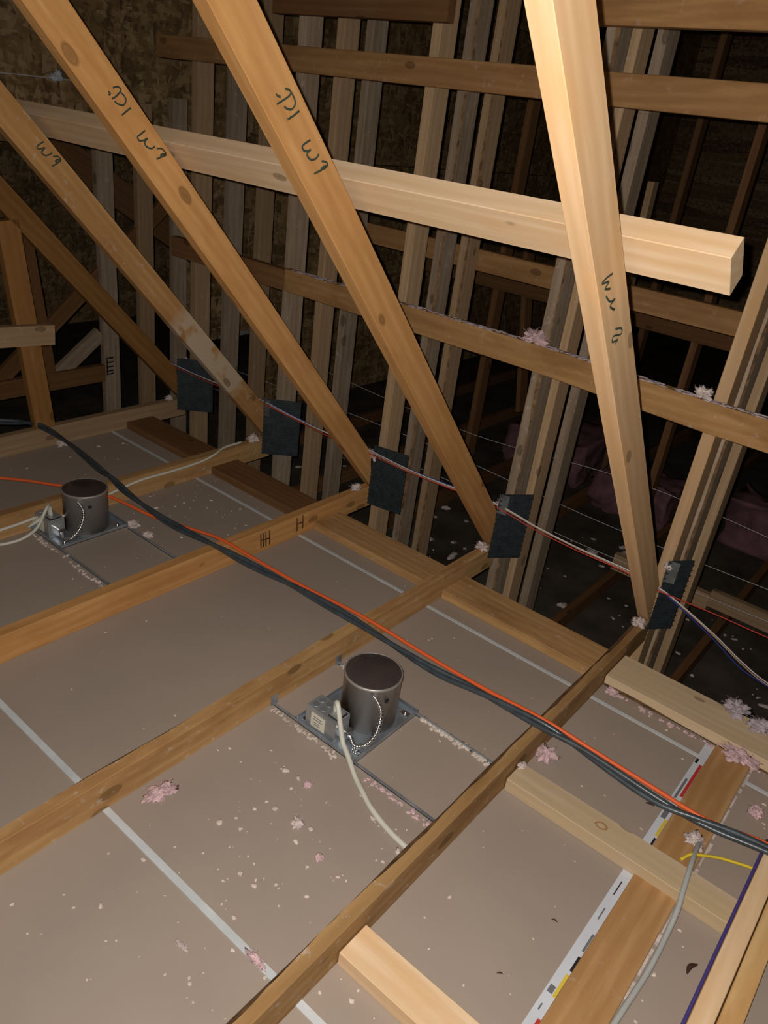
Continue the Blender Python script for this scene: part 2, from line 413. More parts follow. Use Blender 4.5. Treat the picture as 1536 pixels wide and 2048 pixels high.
# ================================================================== ROOF TRUSSES
U = Vector((0, -0.674, 0.738))                # up along the diagonal webs
W0 = Vector((0, 0.003, 0.088))                # web centreline foot
MARKS = {1: [[(-1.171, 1.364), (-1.167, 1.361), (-1.16, 1.36)], [(-1.15, 1.374), (-1.14, 1.373), (-1.136, 1.369), (-1.14, 1.363), (-1.156, 1.354), (-1.168, 1.348)], [(-1.136, 1.371), (-1.127, 1.362), (-1.123, 1.352), (-1.131, 1.343), (-1.142, 1.343), (-1.15, 1.346)], [(-1.14, 1.326), (-1.126, 1.333), (-1.112, 1.342)], [(-1.078, 1.296), (-1.092, 1.289), (-1.098, 1.283), (-1.092, 1.277), (-1.082, 1.277), (-1.075, 1.28), (-1.084, 1.272), (-1.08, 1.266), (-1.071, 1.262), (-1.059, 1.265), (-1.052, 1.273)], [(-1.043, 1.261), (-1.031, 1.26), (-1.025, 1.255), (-1.033, 1.248), (-1.042, 1.247), (-1.037, 1.251), (-1.026, 1.254)], [(-1.026, 1.254), (-1.042, 1.245), (-1.061, 1.238)]],
 2: [[(-1.107, 1.325), (-1.102, 1.321), (-1.107, 1.318)], [(-1.095, 1.334), (-1.083, 1.337), (-1.075, 1.333), (-1.078, 1.326), (-1.088, 1.317), (-1.099, 1.311)], [(-1.078, 1.328), (-1.066, 1.32), (-1.062, 1.311), (-1.069, 1.301), (-1.083, 1.302), (-1.092, 1.307)], [(-1.074, 1.28), (-1.063, 1.288), (-1.05, 1.297)], [(-1.012, 1.252), (-1.024, 1.244), (-1.033, 1.237), (-1.028, 1.229), (-1.015, 1.231), (-1.006, 1.236), (-1.014, 1.226), (-1.008, 1.217), (-0.995, 1.214), (-0.985, 1.219)], [(-0.98, 1.215), (-0.965, 1.215), (-0.954, 1.206), (-0.955, 1.2), (-0.968, 1.198), (-0.965, 1.203), (-0.954, 1.203)], [(-0.954, 1.202), (-0.965, 1.197), (-0.981, 1.191)]],
 3: [[(-0.931, 1.164), (-0.952, 1.151), (-0.947, 1.143), (-0.929, 1.148), (-0.94, 1.135), (-0.93, 1.127), (-0.916, 1.13), (-0.907, 1.136)], [(-0.906, 1.124), (-0.892, 1.127), (-0.881, 1.118), (-0.889, 1.11), (-0.899, 1.112), (-0.892, 1.117), (-0.882, 1.116)], [(-0.882, 1.116), (-0.893, 1.107), (-0.91, 1.099)]],
 0: [[(-0.987, 1.173), (-1.007, 1.167), (-1.019, 1.159), (-0.993, 1.16), (-1.002, 1.15), (-0.981, 1.148)], [(-0.991, 1.137), (-0.968, 1.126), (-0.95, 1.129), (-0.963, 1.118), (-0.941, 1.11)], [(-0.915, 1.074), (-0.887, 1.072), (-0.882, 1.061), (-0.914, 1.061), (-0.911, 1.05), (-0.891, 1.052), (-0.897, 1.045)]]}

def marking(name, strokes, x, parent, mat, r=0.0021):
    bm = bmesh.new(); o0 = Vector((x, strokes[0][0][0], strokes[0][0][1]))
    for st in strokes:
        path = smooth_path([Vector((x, a, b)) - o0 for a, b in st], 5)
        bm_tube(bm, path, r, 6)
    for v in bm.verts: v.co.x *= 0.25
    return link(name, finish(bm, name, mat), parent, Matrix.Translation(o0))

def nail_plate(k, x, y, z0, z1, dx, dy, parent, flap=False):
    """punched steel plate with rows of teeth, bent out from the truss face"""
    ux = Vector((dx, dy, 0)); wd = ux.length; ux.normalize(); n = ux.cross(Vector((0, 0, 1)))
    m = Matrix(((ux.x, n.x, 0, x), (ux.y, n.y, 0, y), (0, 0, 1, z0), (0, 0, 0, 1)))
    bm = bmesh.new(); h = z1 - z0
    bm_box(bm, (0, -0.0008, 0), (wd, 0.0008, h))
    rows = int(h / 0.0095); cols = max(3, int(wd / 0.021))
    for r in range(rows):
        zc = (r + 0.5) * h / rows
        for c in range(cols):
            xc = (c + 0.5 + (0.18 if r % 2 else -0.18)) * wd / cols
            bm_box(bm, (xc - wd / cols * 0.36, 0.0, zc - 0.0016), (xc + wd / cols * 0.36, 0.0052, zc + 0.0016))
            bm_box(bm, (xc - wd / cols * 0.36, -0.0034, zc - 0.0014), (xc + wd / cols * 0.36, 0, zc + 0.0014))
    o = link('connector_plate', finish(bm, 'connector_plate', M['plate']), parent, m)
    o['label'] = 'dark punched metal plate'
    if flap:
        bm = bmesh.new(); bm_box(bm, (0, -0.001, 0), (0.036, 0.001, 0.075))
        f = link('bent_flap', finish(bm, 'bent_flap', M['plateflap']), o, m @ Matrix.Translation((-0.002, -0.003, h - 0.075)) @ Matrix.Rotation(math.radians(38), 4, 'Z'))
        f['label'] = 'lighter grey bent corner'
    return o

TL = {-1: 'doubled truss chord of bright timber at lower right edge of the deck',
      0: 'nearest roof truss, its grey-brown web foremost on the right and its chord waney edged',
      1: 'roof truss whose orange web is written on twice, just left of the nearest truss',
      2: 'roof truss with written orange web and stamped chord, behind the first can light',
      3: 'roof truss with dusty pale-patched web, chord running just behind the far can light',
      4: 'roof truss with dark brown web, last one whose chord bounds the drywall deck',
      5: 'dim bare truss of posts by the gable, behind the deck\'s last chord'}
WEBM = {0: 'tan', 1: 'orange', 2: 'orange', 3: 'patched', 4: 'dark'}
CHM = {-1: 'fresh', 0: 'aged', 1: 'aged', 2: 'orange', 3: 'aged', 4: 'stud', 5: 'brown'}
POSTY = {0: (0.055, 0.225, 0.47), 1: (0.11, 0.262, 0.46), 2: (0.11, 0.30, 0.475), 3: (0.11, 0.315, 0.485), 4: (0.105, 0.295, 0.49), 5: (0.0, 0.225, 0.44)}
WOFF = {0: -0.005, 1: 0.0, 2: 0.022, 3: 0.012, 4: 0.0}
PLATES = {0: (0.02, 0.02, 0.235, 0.052, 0.072), 1: (0.022, -0.004, 0.228, 0.076, 0.098), 2: (0.022, 0.03, 0.19, 0.15, 0.03), 3: (0.022, 0.0, 0.198, 0.118, 0.11), 4: (0.022, 0.0, 0.21, 0.12, 0.12)}
TRUSS = {}
for k in (-1, 0, 1, 2, 3, 4, 5):
    X = -k * S
    t = thing('roof_truss', (X, 0, 0), TL[k], 'roof truss', 'roof trusses across the attic'); TRUSS[k] = t
    if k == -1:
        timber('bottom_chord', (0.591, -2.7, -0.0445), (0.591, 0.02, -0.0445), 0.038, 0.089, (0, 0, 1), M['fresh'], t)
        s_ = timber('sister_board', (0.632, -2.7, -0.0455), (0.632, -0.62, -0.0455), 0.038, 0.087, (0, 0, 1), M['amber'], t)
        s_['label'] = 'redder board alongside'
        continue
    ch = timber('bottom_chord', (X, -2.9, -0.0445), (X, 0.05 if k != 5 else 0.0, -0.0445), 0.038, 0.089, (0, 0, 1), M[CHM[k]], t,
                wane=(2, 0.013, 0.014) if k == 0 else ((2, 0.006, 0.008) if k == 1 else None), seed=k + 3)
    if k in WEBM:
        off = Vector((X, WOFF[k], 0)); m_, L_ = frame(W0 + off, W0 + off + U * 2.45, (0, 0.738, 0.674))
        # foot cut plumb against the post and seated on the chord
        hw = 0.0435
        def loc(y, z):
            p = m_.inverted() @ Vector((X, y + WOFF[k], z)); return (p.x, p.z)
        a1 = loc(0.022, 0.012); a2 = loc(0.022, 0.184)
        wb = prism('diagonal_web', [(2.45, -hw), (a1[0], -hw), a1, (a2[0], hw), (2.45, hw)], 0.038, m_, M[WEBM[k]], t)
        for grp in ({0: ((0, 1), (2,)), 1: ((0, 1, 2), (3,), (4, 5, 6)), 2: ((0, 1, 2), (3,), (4, 5, 6)), 3: ((0, 1, 2),)}.get(k, ())):
            marking('handwriting', [MARKS[k][q] for q in grp], X + 0.0192, wb, M['ink'])['label'] = 'dark green handwritten mark'
    for i, y in enumerate(POSTY[k]):
        mt = M['stud'] if (i + k) % 2 == 0 else M['studgray']
        if k == 0: mt = M[('tan', 'studgray', 'stud')[i]]
        wn = (1, 0.012, 0.012) if (k, i) in ((2, 2), (1, 0), (2, 1), (0, 1)) else None
        timber('vertical_post', (X, y + 0.0445, -0.84), (X, y + 0.0445, 2.42 + 0.25 * y if k != 5 else (1.12, 1.26, 1.30)[i]), 0.038, 0.089, (0, -1, 0), mt, t,
               wane=(3, 0.006, 0.009) if wn else None, seed=k * 5 + i)
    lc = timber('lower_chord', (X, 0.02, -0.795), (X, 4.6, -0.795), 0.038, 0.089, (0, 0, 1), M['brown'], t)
    if k in PLATES:
        dx, y, zt, ex, ey = PLATES[k]
        nail_plate(k, X + dx, y, zt - 0.262, zt, ex, ey, t, flap=k in (0, 1, 3))

# stamps on timber
t = TRUSS[2]
marking('ink_stamp', [[(-.561 + .006 * i, -.012), (-.556 + .006 * i, -.072)] for i in (0, 2, 4, 7)] + [[(-.562, -.04), (-.515, -.045)]], -2 * S + 0.0192, t, M['stamp'], 0.003)['label'] = 'dark brown ink stamp on chord'
marking('ink_stamp', [[(-.38, -.008), (-.375, -.066)], [(-.35, -.006), (-.345, -.064)], [(-.382, -.035), (-.344, -.036)]], -2 * S + 0.0192, t, M['stamp'], 0.003)['label'] = 'smaller brown ink stamp on chord'
marking('ink_stamp', [[(0.004, z), (0.05, z)] for z in (.035, .012, -.012, -.035, -.052)] + [[(0.012, .03), (0.012, -.05)]], -5 * S + 0.0192, TRUSS[5], M['black'], 0.004)['label'] = 'black printed stamp on post'

# extra dim members at the far left, truss 4 and 5
timber('second_web', (-4 * S, -0.675, 0.0), (-4 * S, -0.755, 0.84), 0.038, 0.085, (0, 1, 0), M['dark'], TRUSS[4])
hb = timber('short_brace', (-4 * S + 0.038, -1.35, 0.455), (-4 * S + 0.038, -0.625, 0.405), 0.036, 0.08, (0, 0, 1), M['stud'])
tag(hb, 'short horizontal timber end nailed across a dark upright at left edge', 'timber brace')
timber('diagonal_brace', (-5 * S - 0.02, -0.30, -0.26 + .20), (-5 * S - 0.02, 0.0, 0.16), 0.03, 0.075, (0, 1, -1), M['studgray'], TRUSS[5])
timber('diagonal_brace', (-5 * S - 0.02, -0.62, -0.06), (-5 * S - 0.02, 0.42, 0.80), 0.03, 0.075, (0, 1, -1), M['brown'], TRUSS[5])
timber('second_web', (-5 * S, -0.32, 0.0), (-5 * S, -0.40, 0.8), 0.038, 0.089, (0, 1, 0), M['brown'], TRUSS[5])

# sloping board on the OSB wall
rk = timber('gable_rake', (-3.677, 0.05, 1.06), (-3.677, 1.22, 0.34), 0.04, 0.16, (0, 0, 1), M['brown'])
tag(rk, 'dark sloping board crossing low in front of the OSB gable', 'timber brace')

# far posts and rails in the dark
for i, (x, y) in enumerate(((-0.66, 2.0), (-1.27, 2.9), (-1.9, 2.0), (0.05, 3.4), (0.7, 3.4))):
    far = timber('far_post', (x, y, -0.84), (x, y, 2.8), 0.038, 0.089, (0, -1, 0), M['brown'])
    tag(far, ('dim post far behind, under the sawn end of the bright beam', 'dim tall post far behind, rising above the bright beam at right', 'dim post far behind the middle trusses',
              'far dim post deepest in the attic behind the right posts', 'far dim post at the right margin of the attic')[i], 'post', 'dim posts in the dark')
tag(timber('post_stub', (-1.065, 1.915, 0.52), (-1.085, 1.915, 1.222), 0.034, 0.064, (0, -1, 0), M['stud']), 'slim grey post whose end just shows over the bright beam, right of the nearest web', 'post')
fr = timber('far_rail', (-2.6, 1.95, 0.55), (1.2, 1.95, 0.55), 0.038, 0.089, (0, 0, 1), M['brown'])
tag(fr, 'dim horizontal rail in the dark behind the post rows, below the lit rail', 'rail')
tag(timber('far_brace', (-1.60, 2.03, -0.2), (-1.80, 2.03, 0.95), 0.03, 0.085, (0, -1, 0), M['brown']), 'dim leaning brace in the dark left of the nearest web', 'timber brace', 'dim leaning braces')
tag(timber('far_brace', (-1.50, 1.87, 0.9), (-1.25, 1.87, -0.3), 0.03, 0.085, (0, -1, 0), M['brown']), 'dim brace leaning the other way in the dark, crossing the first', 'timber brace', 'dim leaning braces')

# ================================================================== RUNNERS ACROSS THE TRUSSES
def runner(name, pts, z, h, th, mat, label, group='rails nailed across the posts'):
    """long board bent along pts (x, y of its front face)"""
    bm = bmesh.new(); x0, y0 = pts[0]; prev = None; path = []
    for (a, b), (c, d) in zip(pts, pts[1:]):
        n = max(1, int((c - a) / 0.15))
        path += [(a + (c - a) * i / n, b + (d - b) * i / n) for i in range(n)]
    path.append(pts[-1]); e = 0.002
    for x, y in path:
        q = [(y + e, -h / 2), (y + th - e, -h / 2), (y + th, -h / 2 + e), (y + th, h / 2 - e), (y + th - e, h / 2), (y + e, h / 2), (y, h / 2 - e), (y, -h / 2 + e)]
        ring = [bm.verts.new((x - x0, a - y0, b)) for a, b in q]
        if prev:
            for k in range(8): bm.faces.new((prev[k], prev[(k + 1) % 8], ring[(k + 1) % 8], ring[k]))
        else: bm.faces.new(ring)
        prev = ring
    bm.faces.new(prev)
    o = link(name, finish(bm, name, mat), None, Matrix.Translation((x0, y0, z)))
    return tag(o, label, 'rail', group)
PF = 0.07
H2 = runner('rail', [(-1.80, PF), (-0.63, PF), (-0.02, 0.016), (0.75, 0.016)], 0.703, 0.089, 0.037, M['knotty'], 'middle rail across the posts, knotty with grey dust along its top')
bm = bmesh.new(); r = random.Random(21)
for i in range(420):
    x = r.uniform(-1.79, 0.72); yf = PF if x < -0.63 else (PF + (x + 0.63) / 0.61 * (0.016 - PF) if x < -0.02 else 0.016)
    y = yf + r.uniform(.003, .034); q = r.uniform(.004, .011)
    mt = Matrix.Translation((x, y, 0)) @ Matrix.Diagonal((q * r.uniform(1, 2.4), min(q, .006), q * .22, 1)); bmesh.ops.create_icosphere(bm, subdivisions=1, radius=1, matrix=mt)
tag(link('dust_layer', finish(bm, 'dust_layer', M['lilacfluff'], True), H2, Matrix.Translation((0, 0, 0.748))), kind='stuff')['label'] = 'grey dust along the top edge'
runner('rail', [(-2.55, PF - 0.002), (-1.81, PF)], 0.70, 0.085, 0.037, M['brown'], 'darker left length of the middle rail, butted at a post')
H3 = runner('rail', [(-2.65, PF), (-0.63, PF), (-0.02, 0.016), (0.8, 0.016)], 1.496, 0.084, 0.037, M['runner'], 'smooth upper rail across the posts above the bright beam')
runner('rail', [(-1.95, PF), (-1.155, PF)], 1.685, 0.10, 0.037, M['brown'], 'topmost rail on the left, ending on a post')
runner('rail', [(-0.80, PF), (-0.63, PF), (-0.02, 0.016), (0.8, 0.016)], 1.70, 0.105, 0.037, M['runner'], 'topmost rail at upper right, cut off by the picture edge')
runner('rail', [(-2.0, 0.578), (0.05, 0.57)], 0.877, 0.083, 0.037, M['runner'], 'rail behind the post rows, just under the bright beam')

# bright brace beam on the back of the webs
nrm = Vector((0, 0.738, 0.674))
bc = Vector((0, -0.926, 1.201)) - U * 0.003 + nrm * 0.023
bt = timber('brace_beam', (-2.75, bc.y + .016, bc.z + 0.004), (0.183, bc.y, bc.z - 0.002), 0.045, 0.083, U, M['fresh'], seed=2)
tag(bt, 'long bright yellow beam laid across the webs, sawn end showing at right', 'beam')

# ================================================================== BLOCKS ON THE DECK
def block(name, x0, x1, y0, y1, zt, mat, label, cat='timber block', wane=None, seed=1, grp=None, zb=ZD + 0.0005):
    o = timber(name, (x0, (y0 + y1) / 2, (zt + zb) / 2), (x1, (y0 + y1) / 2, (zt + zb) / 2), y1 - y0, zt - zb, (0, 0, 1), mat, wane=wane, seed=seed)
    return tag(o, label, cat, grp)
kb = block('blocking', 0.0225, 0.568, -0.861, -0.785, -0.0505, M['pale'], 'pale flat two-by-four blocking with a round knot, crossing the printed paper strip')
bm = bmesh.new(); kp = [Vector((.0125 * math.cos(i * .3142) * (1 + .12 * math.sin(i * 1.3)), .0095 * math.sin(i * .3142), 0)) for i in range(21)]
bm_tube(bm, kp, 0.0024, 6)
for v in bm.verts: v.co.z *= 0.12
link('knot', finish(bm, 'knot', M['strip']), kb, Matrix.Translation((0.258, -0.822, -0.0504)))['label'] = 'dark knot ring'
block('blocking', 0.0225, 0.568, -1.474, -1.395, -0.0505, M['fresh'], 'clean flat blocking at the bottom edge, butted to the waney chord')
block('edge_board', 0.0225, 0.568, -0.286, -0.142, -0.047, M['pale'], 'new wide edge board right of the nearest truss chord', 'edge board', wane=(0, 0.008, 0.012), seed=4, grp='boards along the deck edge')
EB = {1: 'edge board between the nearest chord and the next, beside the dark void', 2: 'edge board between the stamped chord and the next one towards the camera',
      3: 'edge board beside the far can light\'s bay', 4: 'furthest edge board by the dark gable truss'}
for k in (1, 2, 3, 4):
    block('edge_board', -k * S + 0.0225, -(k - 1) * S - 0.0225, -0.285, -0.142, -0.0555, M['aged' if k < 3 else 'brown'], EB[k], 'edge board', seed=k, grp='boards along the deck edge')
ps = timber('plank', (0.4155, -1.9, ZD + 0.005), (0.4155, -0.289, ZD + 0.005), 0.098, 0.009, (0, 0, 1), M['strip'])
tag(ps, 'brown grainy plank let in flush between the drywall sheets', 'plank')

# printed paper edge beside the plank
pt = thing('paper_edge', (0.353, -1.0, ZD), 'white printed paper edge strip along the left side of the plank', 'paper strip')
bm = bmesh.new(); bm_box(bm, (-0.0115, -0.9, 0.0002), (0.0125, 0.712, 0.0014)); link('paper', finish(bm, 'paper', M['papertape']), pt, pt.matrix_basis)
def print_mark(x0, x1, y0, y1, mat, skew=0.0):
    bm = bmesh.new()
    v = [bm.verts.new(p) for p in ((x0, y0, 0), (x1, y0 + skew, 0), (x1, y1 + skew, 0), (x0, y1, 0))]; v2 = [bm.verts.new(p.co + Vector((0, 0, 0.0006))) for p in v]
    bm.faces.new(v2); bm.faces.new(v)
    for i in range(4): bm.faces.new((v[i], v[(i + 1) % 4], v2[(i + 1) % 4], v2[i]))
    o = link('print_mark', finish(bm, 'print_mark', mat), pt, Matrix.Translation((0, 0, ZD + 0.0014)))
for a in ((0.357, 0.365, -0.545, -0.392, 'printred'), (0.343, 0.350, -0.392, -0.372, 'black'), (0.347, 0.353, -0.56, -0.47, 'printgrey'), (0.346, 0.358, -0.648, -0.612, 'printgrey'),
          (0.358, 0.365, -0.715, -0.648, 'printyellow'), (0.360, 0.365, -0.785, -0.722, 'black'), (0.352, 0.3545, -0.94, -0.895, 'black'), (0.352, 0.355, -1.02, -0.985, 'printgrey'),
          (0.360, 0.365, -1.11, -1.06, 'printgrey'), (0.3605, 0.3655, -1.165, -1.125, 'black'), (0.359, 0.3655, -1.235, -1.175, 'printyellow'), (0.346, 0.357, -1.232, -1.214, 'printgrey'), (0.350, 0.353, -1.275, -1.26, 'printgrey'), (0.359, 0.3655, -1.34, -1.29, 'printred')):
    print_mark(*a[:4], M[a[4]])
# torn white edge on the other side of the plank
bm = bmesh.new(); r = random.Random(5); y = -1.55
while y < -0.30:
    l = r.uniform(0.015, 0.06); x = 0.4655 + r.uniform(-.002, .003)
    bm_box(bm, (x, y, 0.0002), (x + r.uniform(.003, .008), y + l, r.uniform(.001, .004))); y += l + r.uniform(0.0, 0.02)
tag(link('paper_edge', finish(bm, 'paper_edge', M['whitefluff']), None, Matrix.Translation((0, 0, ZD))), 'torn white drywall edge along the right side of the plank', 'paper strip')

# ================================================================== RECESSED CAN LIGHTS
def can_light(cx, cy, xl, xr, label, k):
    t = thing('recessed_light', (cx, cy, ZD), label, 'recessed light', 'recessed can lights in the deck')
    z = ZD
    lathe('housing', [(0.0, 0.0015), (0.0765, 0.0015), (0.0765, 0.146), (0.0785, 0.147), (0.0785, 0.153), (0.0755, 0.155), (0.074, 0.1535)], (cx, cy, z), M['can'], t, 64)
    lathe('lid', [(0.0745, 0.1525), (0.072, 0.1540), (0.0, 0.1545)], (cx, cy, z), M['cantop'], t, 64)
    # mounting pan with turned-up edges
    px0, px1, py0, py1 = cx - 0.118, cx + 0.092, cy - 0.158, cy + 0.108
    bm = bmesh.new()
    bm_box(bm, (px0 - cx, py0 - cy, 0.001), (px1 - cx, py1 - cy, 0.003))
    for lo, hi in (((px0, py0), (px1, py0 + .002)), ((px0, py1 - .002), (px1, py1)), ((px0, py0), (px0 + .002, py1)), ((px1 - .002, py0), (px1, py1))):
        bm_box(bm, (lo[0] - cx, lo[1] - cy, 0.001), (hi[0] - cx, hi[1] - cy, 0.014))
    link('mounting_pan', finish(bm, 'mounting_pan', M['pan']), t, Matrix.Translation((cx, cy, z)))
    for yy, nm in ((py0 + 0.003, 'hanger_bar'), (py1 - 0.006, 'hanger_bar')):
        bm = bmesh.new()
        bm_box(bm, (xl - cx, -0.004, 0.001), (xr - cx, 0.004, 0.0035)); bm_box(bm, (xl - cx, -0.004, 0.001), (xr - cx, -0.002, 0.012))
        bm_box(bm, (xl - cx, -0.011, 0.001), (xl - cx + 0.004, 0.011, 0.03))
        bm_box(bm, (xr - cx - 0.004, -0.011, 0.001), (xr - cx, 0.011, 0.03))
        link(nm, finish(bm, nm, M['pan']), t, Matrix.Translation((cx, yy, z)))
    # clips and thumb screws on the pan corners
    for sx, sy in ((px1 - .022, py0 + .03), (px1 - .022, py1 - .03), (px0 + .02, py1 - .03), (px0 + .022, py0 + .024)):
        bm = bmesh.new(); bm_box(bm, (-.012, -.008, 0), (.012, .008, 0.004)); bm_tube(bm, [Vector((0, 0, .003)), Vector((0, 0, .010))], .0045, 10)
        link('clip', finish(bm, 'clip', M['chrome']), t, Matrix.Translation((sx, sy, z + 0.003)))
    # junction box
    bx, by = cx - 0.042, cy - 0.118; bw, bd, bh = 0.052, 0.030, 0.066
    bm = bmesh.new(); bm_box(bm, (-bw, -bd, 0), (bw, bd, bh)); bmesh.ops.bevel(bm, geom=bm.edges[:], offset=0.003, segments=2, affect='EDGES')
    jb = link('junction_box', finish(bm, 'junction_box', M['box']), t, Matrix.Translation((bx, by, z + 0.003)))
    for dx in (-0.032, -0.008):
        for dy in (-0.011, 0.012):
            ko = bmesh.new(); bm_tube(ko, [Vector((0, 0, 0)), Vector((0, 0, .0016))], .0095, 18)
            link('knockout', finish(ko, 'knockout', M['pan']), jb, Matrix.Translation((bx + dx, by + dy, z + 0.003 + bh)))
    bm = bmesh.new(); bm_box(bm, (-.004, -.02, 0), (.022, .016, .003)); bm_box(bm, (-.006, -.022, -.002), (.026, .018, 0.0002), 1)
    link('cable_clamp', finish(bm, 'cable_clamp', [M['box'], M['black']]), jb, Matrix.Translation((bx + 0.024, by + 0.002, z + 0.006 + bh)))
    bm = bmesh.new(); bm_box(bm, (-0.024, -0.0008, -0.022), (0.024, 0, 0.022))
    sk = link('sticker', finish(bm, 'sticker', M['sticker']), jb, Matrix.Translation((bx - 0.006, by - bd - 0.0003, z + 0.036)))
    bm = bmesh.new()
    for zz in (.012, .004, -.006, -.013): bm_box(bm, (-.016, -.0012, zz - .0012), (r.uniform(.0, .016), -.0006, zz + .0012))
    link('print', finish(bm, 'print', M['printgrey']), sk, Matrix.Translation((bx - 0.006, by - bd - 0.0003, z + 0.036)))
    bm = bmesh.new(); bm_box(bm, (-.014, -.012, 0), (.014, .012, .03)); bmesh.ops.bevel(bm, geom=bm.edges[:], offset=0.002, segments=1, affect='EDGES')
    link('connector', finish(bm, 'connector', M['chrome']), jb, Matrix.Translation((bx + 0.062, by + 0.006, z + 0.010)))
    # flexible metal conduit looping from box to the can's shoulder
    P = smooth_path([(cx + .034, cy - .112, z + .022), (cx + .060, cy - .122, z + .015), (cx + .086, cy - .106, z + .028), (cx + .092, cy - .078, z + .060), (cx + .080, cy - .056, z + .098), (cx + .060, cy - .054, z + .124), (cx + .048, cy - .057, z + .134)], 30)
    bm = bmesh.new(); o0 = Vector((cx, cy, z)); n = len(P)
    bm_tube(bm, [p - o0 for p in P], 0.0062, 12, rfun=lambda u: 1.0 + 0.14 * math.sin(u * n * 2 * math.pi / 6.0))
    link('flex_conduit', finish(bm, 'flex_conduit', M['chrome']), t, Matrix.Translation(o0))
    bm = bmesh.new(); bm_box(bm, (-.002, -.006, -.004), (.002, .006, .004))
    link('rivet', finish(bm, 'rivet', M['black']), t, Matrix.Translation((cx + 0.073, cy - 0.027, z + 0.115)))
    return t, (bx, by, z + 0.003 + bh)

c1, b1 = can_light(-0.385, -0.912, -0.589, -0.0205, 'round metal can light in the foreground bay, its sticker facing the camera', 0)
c2, b2 = can_light(-1.727, -0.918, -1.808, -1.240, 'far round metal can light at left beside looped white cables', 1)

# white cables of the cans
x, y, z = b1
w1 = cable('power_cable', [(x + .020, y + .006, z - .006), (x + .020, y + .004, z + .026), (x + .030, y - .004, z + .040), (x + .044, y - .012, z + .026), (x + .062, y - .022, z + .0), (x + .086, y - .034, z - .034), (-0.310, -1.078, -0.066), (-0.262, -1.104, -0.080), (-0.218, -1.126, -0.082), (-0.170, -1.148, -0.083), (-0.10, -1.168, -0.082), (-0.026, -1.180, -0.078)], 0.0070, M['nm'])
tag(w1, 'white cable leaving the foreground can light towards the waney chord', 'cable', 'white power cables')
x, y, z = b2
w2 = cable('power_cable', [(x + .02, y, z - .006), (x + .03, y - .01, z + .05), (x + .055, y - .04, z + .045), (x + .05, y - .07, z - .01), (x + .03, y - .11, z - .045), (x + .01, y - .16, z - .058), (x - .02, y - .22, z - .062), (x - .03, y - .32, z - .063), (x - .03, y - .55, z - .063)], 0.0055, M['nm'])
tag(w2, 'white cable looping from the far can light to the left picture edge', 'cable', 'white power cables')
w3 = cable('power_cable', [(x + .012, y, z - .006), (x + .022, y - .012, z + .036), (x + .04, y - .05, z + .015), (x + .01, y - .08, z - .02), (-1.800, -1.06, z - .02), (-1.803, -1.13, z - .025), (-1.804, -1.25, z - .03), (-1.804, -1.5, z - .045)], 0.0055, M['nm'])
tag(w3, 'second white loop at the far can light, running to the chord behind it', 'cable', 'white power cables')
w4 = cable('power_cable', [(x + .03, y + .03, z - .01), (-1.795, -0.88, -0.05), (-1.8045, -0.782, -0.037), (-1.8045, -0.639, -0.017), (-1.8045, -0.5, -0.018), (-1.8045, -0.349, -0.014), (-1.806, -0.27, 0.0), (-1.826, -0.2, 0.008), (-1.83, -0.10, 0.008)], 0.005, M['nm'])
tag(w4, 'white cable stapled along the chord behind the far can light', 'cable', 'white power cables')

# ================================================================== CORDS ACROSS THE CHORDS
oc = cable('extension_cord', [(-2.35, -1.40, 0.02), (-2.065, -1.053, 0.008), (-1.901, -0.933, 0.010), (-1.835, -0.885, 0.012), (-1.701, -0.822, 0.004), (-1.519, -0.775, -0.012), (-1.321, -0.728, 0.0), (-1.219, -0.713, 0.0065), (-1.089, -0.705, 0.0), (-0.865, -0.690, -0.006), (-0.61, -0.683, 0.0065), (-0.38, -0.676, -0.002), (-0.18, -0.670, -0.004), (0.0, -0.667, 0.0065), (0.15, -0.660, -0.004), (0.30, -0.660, -0.008), (0.449, -0.668, -0.002), (0.59, -0.640, 0.0065), (0.9, -0.60, 0.006)], 0.0056, M['orangecord'], per=10)
tag(oc, 'orange extension cord running diagonally over the chords', 'cord')
def twisted(name, pts, r, off, mat, label):
    t = thing(name, pts[0], label, 'cord'); P = smooth_path(pts, 14); n = len(P)
    for s in (0, 1):
        Q = []
        for i, p in enumerate(P):
            a = i * 0.13 + s * math.pi
            tg = (P[min(i + 1, n - 1)] - P[max(i - 1, 0)]).normalized(); sd = tg.cross(Vector((0, 0, 1))).normalized()
            Q.append(p + sd * math.cos(a) * off + Vector((0, 0, 1)) * (math.sin(a) * off + off))
        bm = bmesh.new(); bm_tube(bm, [q - P[0] for q in Q], r, 10)
        link('strand', finish(bm, 'strand', mat), t, Matrix.Translation(P[0]))
    return t
twisted('black_cord', [(-2.75, -1.1, 0.02), (-2.548, -0.808, 0.008), (-2.47, -0.727, 0.010), (-2.38, -0.702, 0.012), (-2.189, -0.702, 0.006), (-1.92, -0.737, 0.006), (-1.82, -0.748, 0.0065), (-1.679, -0.765, 0.0), (-1.45, -0.775, -0.004), (-1.219, -0.766, 0.0065), (-1.042, -0.745, 0.0), (-0.835, -0.725, 0.0), (-0.6096, -0.725, 0.0065), (-0.343, -0.722, -0.002), (-0.186, -0.705, 0.0), (0.0, -0.698, 0.0065), (0.109, -0.690, 0.0), (0.315, -0.70, -0.008), (0.431, -0.69, -0.004), (0.59, -0.664, 0.0065), (0.9, -0.62, 0.0065)], 0.0074, 0.0062, M['blackcord'], 'thick glossy black twisted cord lying beside the orange one')
